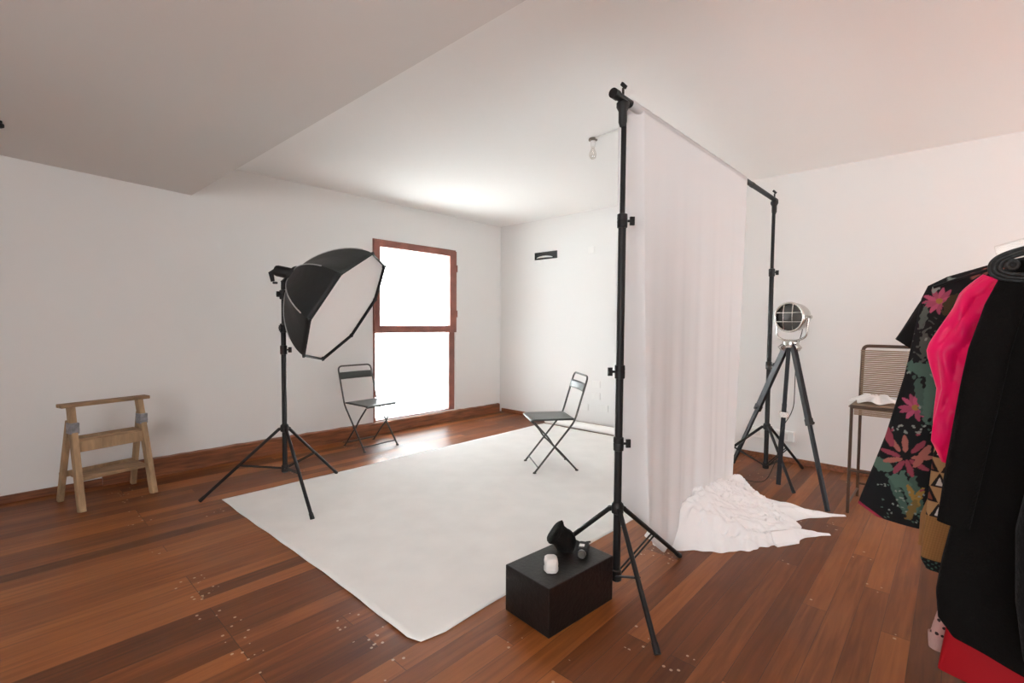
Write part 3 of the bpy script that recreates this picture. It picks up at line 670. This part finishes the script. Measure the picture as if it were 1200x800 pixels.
t = thing('wall_vent', 'dark narrow vent slot in the wall near the window corner', 'vent', (XB, 4.08, 2.215))
y0, y1, z0, z1 = 3.89, 4.27, 2.165, 2.262
q = MB(); q.box((XB-.012, y0, z0), (XB+.001, y0+.012, z1)); q.box((XB-.012, y1-.012, z0), (XB+.001, y1, z1)); q.box((XB-.012, y0, z0), (XB+.001, y1, z0+.012)); q.box((XB-.012, y0, z1-.012), (XB+.001, y1, z1))
q.build('vent_rim', MT['black'], t, smooth=False)
MB().box((XB-.004, y0+.01, z0+.01), (XB+.001, y1-.01, z1-.01)).build('vent_shade', MT['black'], t, smooth=False)  # flat black plate painting the shade inside the slot; wall has no hole
q = MB(); q.tube(bez((XB-.010, 4.235, 2.188), (XB-.010, 4.10, 2.212), (XB-.010, 3.965, 2.186), 10), [.004, .008, .010, .011, .012, .012, .012, .011, .010, .008, .004], 10)
q.build('pipe_end', MT['white'], t)
BP = Vector((3.13, 2.067, ZC))
t = thing('ceiling_bulb', 'bare light bulb in a small holder on the ceiling', 'ceiling light', BP)
MB().lathe([(.030, 0), (.034, -.006), (.034, -.014), (.022, -.020)], BP, (0, 0, 1), 24).build('ceiling_rose', MT['brass'], t)
MB().lathe([(.020, -.018), (.020, -.058), (.016, -.064)], BP, (0, 0, 1), 20).build('bulb_holder', MT['white'], t)
MB().lathe([(.013, -.062), (.014, -.078), (.026, -.105), (.029, -.125), (.022, -.147), (.008, -.155)], BP, (0, 0, 1), 24).build('bulb', MT['bulb'], t)
q = MB(); q.bar(BP+Vector((-.004, -.03, -.006)), (3.085, 1.72, ZC-.006), .02, .012); q.build('cable_cover', MT['white'], t, smooth=False)
q = MB().lathe([(.012, .004), (.012, -.012), (.02, -.018), (.02, -.034), (.008, -.042)], (.055, 4.09, zs(.055)), (0, 0, 1), 16)
tag(q.build('ceiling_hook', MT['blackp'], at=(.055, 4.09, zs(.055))), 'small black fitting on the lowered ceiling at the edge of the view', 'fitting')

# ------------------------------------------------------------------ clothes on a rail
RY = -.335; RZ = 1.665
t = thing('clothes_rail', 'black metal clothes rail holding the hanging garments', 'clothes rail', (2.4, RY, 0))
MB().tube([(1.5, RY, RZ), (3.25, RY, RZ)], .014, 14).build('rail', MT['black'], t)
for x in (1.5, 3.25):
    MB().tube([(x, RY, .03), (x, RY, RZ+.014)], .014, 14).build('upright', MT['black'], t)
    MB().tube([(x, RY-.26, .016), (x, RY+.20, .016)], .014, 14).build('base_foot', MT['black'], t)
def hanger(label, x, z, w, m='blackp'):
    t = thing('clothes_hanger', label, 'hanger', (x, RY, z), 'hangers on the clothes rail')
    hook = [(x, RY, z), (x, RY, RZ-.035)]+[(x, RY+.0 -.024*math.sin(a), RZ-.006-.026*math.cos(a)+.0) for a in [i*.35 for i in range(1, 12)]]
    MB().tube(hook, .0025, 8).build('hook', MT['chrome'], t)
    MB().tube(fillet([(x, RY-w, z-.085), (x, RY, z), (x, RY+w, z-.085)], .05, 5), .008, 10).build('shoulder_bar', MT[m], t)
hanger('black hanger inside the black braided coat', 2.2, 1.585, .17)
hanger('black hanger inside the magenta satin blouse', 2.5, 1.56, .17)
hanger('black hanger inside the embroidered floral robe', 2.75, 1.60, .24)
hanger('black hanger inside the black short-sleeved top', 2.92, 1.54, .19)
hanger('black hanger inside the tan patterned dress', 2.62, 1.53, .14)
hanger('black hanger inside the charcoal wool coat', 1.95, 1.56, .17)
hanger('black hanger inside the red dress', 2.32, 1.55, .15)
hanger('black hanger inside the pink spotted knit', 2.40, 1.54, .14)

def garment(x, rows, n=120, nz=90, rip=(.012, 26, .5), e=.55, skew=0, dense=False):
    """rows: (z, edge y, half thickness) from the top down; a closed shell hung about the rail's line"""
    Z = [r_[0] for r_ in rows][::-1]; E = [r_[1] for r_ in rows][::-1]; K = [r_[2] for r_ in rows][::-1]
    m = MB(); secs = []
    for i in range(nz+1):
        s_ = i/nz; z = rows[0][0]+(rows[-1][0]-rows[0][0])*s_
        yl = float(np.interp(z, Z, E)); th = float(np.interp(z, Z, K)); hw = yl-RY; A = rip[0]*min(1, s_*2.5)
        sec = []
        for k in range(n):
            f_ = k/n; a = 2*PI*f_ if not dense else (-PI/2+PI/2*f_/.62 if f_ < .62 else 1.5*PI*(f_-.62)/.38)
            ca, sa_ = math.cos(a), math.sin(a)
            yy = hw*(abs(ca)**.8)*(1 if ca > 0 else -1); xx = th*(abs(sa_)**e)*(1 if sa_ > 0 else -1)
            xx += A*(math.sin(yy*rip[1]/max(.3, hw)*.45+rip[2]+s_*1.2)+.5*math.sin(yy*rip[1]*1.9+s_*2+rip[2]*3))
            sec.append(Vector((x+xx, RY+yy, z+skew*yy*s_)))
        secs.append(sec)
    m.loft(secs, cap=False); m.f.append(list(range(n))[::-1]); return m
def sleeve(m, pts, rads, flat=.5, n=28, fold=.08, ph=0., sub=8):
    P = []; R_ = []
    for i in range(len(pts)-1):
        for j in range(sub): t_ = j/sub; P.append(Vector(pts[i]).lerp(Vector(pts[i+1]), t_)); R_.append(rads[i]+(rads[i+1]-rads[i])*t_)
    P.append(Vector(pts[-1])); R_.append(rads[-1]); secs = []
    for i, p_ in enumerate(P):
        d = (P[min(i+1, len(P)-1)]-P[max(i-1, 0)]).normalized(); s_ = Vector((1, 0, 0)); o_ = d.cross(s_).normalized()
        secs.append([p_+o_*R_[i]*math.cos(2*PI*k/n)*(1+fold*(abs(math.sin(k*2*PI/n*2.5+i*.10+ph))-.5)*1.6+fold*.35*math.sin(i*.33+ph))+s_*R_[i]*flat*math.sin(2*PI*k/n)*(1+2.6*fold*(abs(math.sin(k*2*PI/n*3+i*.16+ph))-.5)+1.2*fold*math.sin(i*.45-k*.4+ph)) for k in range(n)])
    m.loft(secs, cap=False); m.f.append([len(m.v)-n+k for k in range(n)]); return m

# black short-sleeved top, behind the robe
t = thing('short_sleeved_shirt', 'plain black top whose pointed short sleeve sticks out behind the floral robe', 'shirt', (2.93, RY, .8))
garment(2.93, [(1.50, -.20, .03), (1.46, -.02, .04), (1.40, .08, .05), (1.25, .10, .05), (.85, .09, .05)], 80, 40).build('bodice', MT['tee'], t)
sleeve(MB(), [(2.93, .03, 1.42), (2.93, .10, 1.325), (2.93, .183, 1.215)], [.075, .06, .037], .55).build('sleeve', MT['tee'], t)

# embroidered robe
rob = thing('floral_robe', 'black robe embroidered with pink flowers, green tassel leaves and a yellow bird', 'robe', (2.75, RY, .4))
m = garment(2.76, [(1.575, -.20, .025), (1.545, -.08, .035), (1.508, .034, .045), (1.472, .095, .05), (1.417, .115, .052), (1.25, .138, .05), (1.078, .163, .05), (.80, .222, .05), (.46, .317, .05), (.415, .25, .05)], 330, 360, (.016, 14, .9), .5, 0, True)
V = np.array([tuple(p_) for p_ in m.v]); Yv, Zv = V[:, 1].copy(), V[:, 2].copy()
# the hem drops towards the middle
C0 = np.tile(np.array([.0105, .0105, .0115]), (len(V), 1)); rngp = np.random.RandomState(11)
def ell(cy, cz, ry, rzz, ang, col, jag=0., ring=False):
    dy, dz = Yv-cy, Zv-cz; a = math.cos(ang)*dy+math.sin(ang)*dz; b2 = -math.sin(ang)*dy+math.cos(ang)*dz
    q2 = (a/ry)**2+(b2/rzz)**2
    if jag: q2 = q2*(1+jag*np.sin(a*190+3*np.sin(b2*83))+jag*.8*np.sin(b2*231+2*np.sin(a*140)))
    k = (q2 < 1) if not ring else ((q2 < 1) & (q2 > .6)); C0[k] = col
PINK, ROSE, GREEN, PALE, OCHRE, CORAL = (.46, .085, .16), (.30, .055, .085), (.085, .155, .12), (.26, .30, .26), (.33, .19, .045), (.40, .14, .11)
def flower(cy, cz, R_, col=PINK, n=11, core=OCHRE):
    for i in range(n): a = 2*PI*i/n+rngp.uniform(-.15, .15); ell(cy+.55*R_*math.cos(a), cz+.55*R_*math.sin(a), R_*.5, R_*.17, a, col if i % 2 else tuple(c*.75 for c in col), .1)
    ell(cy, cz, R_*.22, R_*.22, 0, core)
def tassel(cy, cz, L_, n=4, sp=.03, lean=0.):
    for i in range(n):
        o_ = (i-(n-1)/2)*sp; ell(cy+o_+lean*.3, cz-L_*.5+.02*math.sin(i*2.3), .017, L_*.52, lean-.10*(i-(n-1)/2), GREEN if i % 2 else tuple(c*.75 for c in GREEN), .28)
    ell(cy, cz+.01, sp*n*.55, .028, .25, GREEN, .3)
def leafset(cy, cz, R_, col=CORAL):
    for a, l_ in ((.2, .9), (.9, 1.1), (1.5, 1.0), (2.2, 1.1), (2.9, .9), (3.6, .8), (4.4, .7), (5.2, .8), (5.9, .8)):
        ell(cy+R_*.6*l_*math.cos(a), cz+R_*.6*l_*math.sin(a), R_*.36, R_*.105, a, col if int(a*10) % 2 else ROSE, .1)
for y, z, R_ in ((.055, 1.405, .052), (.12, .942, .055), (-.22, 1.1, .06), (-.4, .8, .06), (-.1, .62, .05)): flower(y, z, R_)
ell(.012, 1.385, .032, .045, .3, (.06, .045, .02), .2); ell(-.02, 1.365, .012, .03, -.4, OCHRE, .1); ell(.105, 1.33, .012, .055, .15, (.10, .12, .10), .3); ell(.095, 1.21, .02, .06, 0, (.09, .10, .085), .5)
for y, z in ((.02, 1.492), (-.05, 1.505), (-.085, 1.522), (-.12, 1.535), (.07, 1.455)): ell(y, z, .014, .010, rngp.uniform(0, 3), rngp.choice(3) == 1 and PALE or CORAL, .3)
tassel(.105, 1.10, .19, 3, .032, -.12); tassel(.03, 1.085, .22, 2, .034, .10)
tassel(.235, .655, .19, 3, .030, -.34); tassel(.17, .60, .10, 2, .03, .9)
leafset(.145, .715, .105); ell(.21, .80, .017, .05, -.35, ROSE, .1); ell(.09, .735, .014, .06, .45, CORAL, .1)
for i in range(26): y = .06+.14*rngp.rand(); z = .865+.016*math.sin(y*160)-.10*(.14-y)*(-1); ell(y, z-.02, .006, .0035, rngp.rand()*3, PALE)
for sg, l_ in ((.45, .05), (-.35, .045)): ell(.105+.02*sg, .555+.0, .012, l_, -sg, OCHRE, .1)
ell(.118, .49, .014, .052, .25, (.20, .13, .04), .3)
for i in range(60): y = -.05+.30*rngp.rand(); z = .42+.16*rngp.rand(); ell(y, z, .0045, .003, rngp.rand()*3, PALE if i % 3 else GREEN)
for i in range(40): y = -.7+.9*rngp.rand(); z = .5+.95*rngp.rand(); ell(y, z, .008, .004, rngp.rand()*3, PALE if i % 2 else ROSE)
k = (Zv < .405+(Yv-.20)*.62) & (Yv > .215); C0[k] = (.30, .03, .06)
m.build('robe_body', MT['pattern'], rob, colors=C0)
MB().tube(fillet([(2.70, .075, 1.462), (2.695, 0, 1.492), (2.70, -.10, 1.528), (2.71, -.2, 1.555)], .03, 4), .006, 8).build('shoulder_seam', MT['tee'], rob)

# magenta satin blouse
t = thing('satin_blouse', 'bright magenta satin blouse with a puffed sleeve between robe and black coat', 'blouse', (2.5, RY, .8))
garment(2.52, [(1.50, -.20, .03), (1.46, -.10, .04), (1.38, -.03, .05), (1.2, -.03, .05), (.80, -.04, .05)], 80, 50, (.012, 22, .3)).build('bodice', MT['satin'], t)
sleeve(MB(), [(2.49, -.10, 1.47), (2.48, -.055, 1.40), (2.47, -.025, 1.30), (2.47, .0, 1.20), (2.47, -.012, 1.06), (2.47, -.004, .95), (2.47, .005, .85), (2.475, .012, .775)],
       [.035, .052, .062, .072, .058, .055, .052, .012], .75, 64, .13, .4).build('sleeve', MT['satin'], t)

# tan dress with a black and white motif, woven tan band and dark hem
t = thing('patterned_dress', 'tan dress with black and white triangle motifs above a woven tan hem', 'dress', (2.62, RY, .29))
m = garment(2.64, [(1.50, -.20, .03), (1.44, -.06, .04), (1.30, .0, .04), (.90, .04, .045), (.746, .056, .045), (.53, .068, .045), (.385, .078, .045), (.325, .080, .045), (.29, .062, .045)], 220, 330, (.006, 20, 2.), .5, 0, True)
V = np.array([tuple(p_) for p_ in m.v]); Yv, Zv = V[:, 1], V[:, 2]; C0 = np.tile(np.array([.42, .25, .115]), (len(V), 1))
lo = Zv < .515; w_ = .5+.5*np.sin(Yv*700+Zv*120); w2_ = .5+.5*np.sin(Zv*640); C0[lo] = np.array([.36, .18, .06])*(.72+.28*(w_*.5+w2_*.5))[lo][:, None]
top = Zv >= .515; cz = np.floor((Zv-.515)/.062); fz = (Zv-.515)/.062-cz; yo = (Yv+.03*(cz % 2))/.06; fy_ = yo-np.floor(yo)
tri = (np.abs(fy_-.5) < (1-fz)*.48) & top; C0[tri] = (.014, .012, .012)
tw = (np.abs(fy_-.5) < (.72-fz)*.34) & (fz > .12) & top & ((cz % 2) == 0); C0[tw] = (.62, .58, .55)
tr_ = (np.abs(fy_-.5) < (.62-fz)*.40) & (fz > .15) & top & ((cz % 2) == 1); C0[tr_] = (.22, .06, .035)
hem = Zv < .335; C0[hem] = (.012, .012, .013); g_ = hem & (np.sin(Yv*260)*np.sin(Zv*310) > .45); C0[g_] = (.06, .12, .09)
m.build('dress_body', MT['pattern'], t, colors=C0)
t2 = MB(); sleeve(t2, [(2.655, .03, .62), (2.655, .066, .50), (2.655, .074, .37)], [.02, .02, .018], .5); t2.build('side_panel', mat('tan_weave', (.30, .15, .055), .85, bump=.4, bscale=120), t)

# pink spotted knit, seen only at its cuff
t = thing('spotted_knit', 'pale pink knit with dark spots, its cuff showing below the black coat', 'knitwear', (2.40, RY, .07))
garment(2.41, [(1.48, -.20, .02), (1.42, -.12, .025), (1.2, -.10, .025), (.35, -.10, .025)], 60, 30).build('knit_body', MT['cheetah'], t)
sl = sleeve(MB(), [(2.40, -.135, 1.47), (2.40, -.10, .9), (2.40, -.075, .5), (2.405, -.03, .26), (2.405, .004, .12)], [.028, .045, .045, .038, .035], .6).build('sleeve', MT['cheetah'], t)
sleeve(MB(), [(2.405, .006, .135), (2.405, .010, .075)], [.037, .030], .6, fold=.04).build('cuff', mat('pale_pink_rib', (.50, .31, .28), .85, bump=.5, bscale=120), t)

# red dress
t = thing('red_dress', 'long plain red dress hanging behind and below the black coat', 'dress', (2.31, RY, .0))
garment(2.318, [(1.50, -.20, .02), (1.44, -.14, .025), (1.2, -.10, .028), (.64, -.035, .03), (.20, -.005, .034), (.05, .012, .034)], 100, 70, (.010, 16, .2)).build('dress_body', MT['red'], t)

# black coat with braided collar
t = thing('black_coat', 'long black wool coat with a thick braided collar loop', 'coat', (2.2, RY, .22))
m = garment(2.2, [(1.535, -.20, .035), (1.50, -.125, .045), (1.443, -.10, .055), (1.25, -.075, .06), (1.10, -.060, .06), (.67, -.015, .062), (.50, .012, .062), (.39, .024, .062), (.30, .016, .06), (.255, -.02, .058)], 140, 110, (.010, 15, 1.4), .5, 0)
for i, p_ in enumerate(m.v):                                         # rounded, dropping hem
    k = max(0, min(1, (.62-p_.z)/.36)); p_.z -= k*max(0, min(.10, (.0-p_.y)*.20))
m.build('coat_body', MT['coat'], t)
sleeve(MB(), [(2.165, -.135, 1.47), (2.15, -.108, 1.36), (2.145, -.080, 1.22), (2.145, -.060, 1.05), (2.15, -.035, .85), (2.155, -.012, .64)], [.03, .045, .048, .048, .046, .040], .62, 30, .04, 1.).build('sleeve', MT['coat'], t)
for k, (ry, rz_) in enumerate(((.262, .058), (.252, .049), (.241, .040))):
    pts = []
    for i in range(72):
        a = 2*PI*i/72; ca, sa_ = math.cos(a), math.sin(a)
        y = RY+(abs(ca)**.55)*(1 if ca > 0 else -1)*ry; z = 1.482+(abs(sa_)**.8)*(1 if sa_ > 0 else -1)*rz_+.020*(1-abs(y-RY)/.26)
        pts.append((2.128-.006*k, y, z))
    MB().tube(pts, .0062, 10, closed=True).build('collar_braid', MT['braid'], t)
q = MB()
for y in (-.12, -.165, -.21): q.ring((2.11, y, 1.487), (1, .2, 0), .013, .006, 20, 8); q.lathe([(.002, -.01), (.010, -.004), (.010, .006), (.002, .011)], (2.112, y, 1.487), (1, 0, 0), 14)
q.tube([(2.112, -.175, 1.535), (2.112, -.178, 1.44)], .006, 8); q.build('knot_button', MT['braid'], t)

# charcoal coat nearest the camera
t = thing('charcoal_coat', 'charcoal wool coat at the frame edge in front of the black coat', 'coat', (1.95, RY, .33))
garment(1.95, [(1.51, -.24, .03), (1.45, -.22, .04), (1.20, -.20, .05), (.83, -.155, .055), (.726, -.141, .055), (.52, -.147, .055), (.366, -.166, .055), (.33, -.18, .05)], 90, 70, (.008, 15, .4), .5).build('coat_body', MT['coat2'], t)

# clear plastic piece above the coat's collar
q = MB(); sec = []
for x in (2.235, 2.255):
    sec.append([Vector((x, y, z)) for y, z in ((-.084, 1.562), (-.092, 1.518), (-.11, 1.505), (-.30, 1.505), (-.30, 1.618), (-.145, 1.580))])
q.loft(sec)
tag(q.build('clear_plastic_holder', MT['clear'], at=(2.245, -.2, 1.505), smooth=False, bevel=.003), 'clear plastic panel sticking up behind the braided black collar', 'plastic holder')
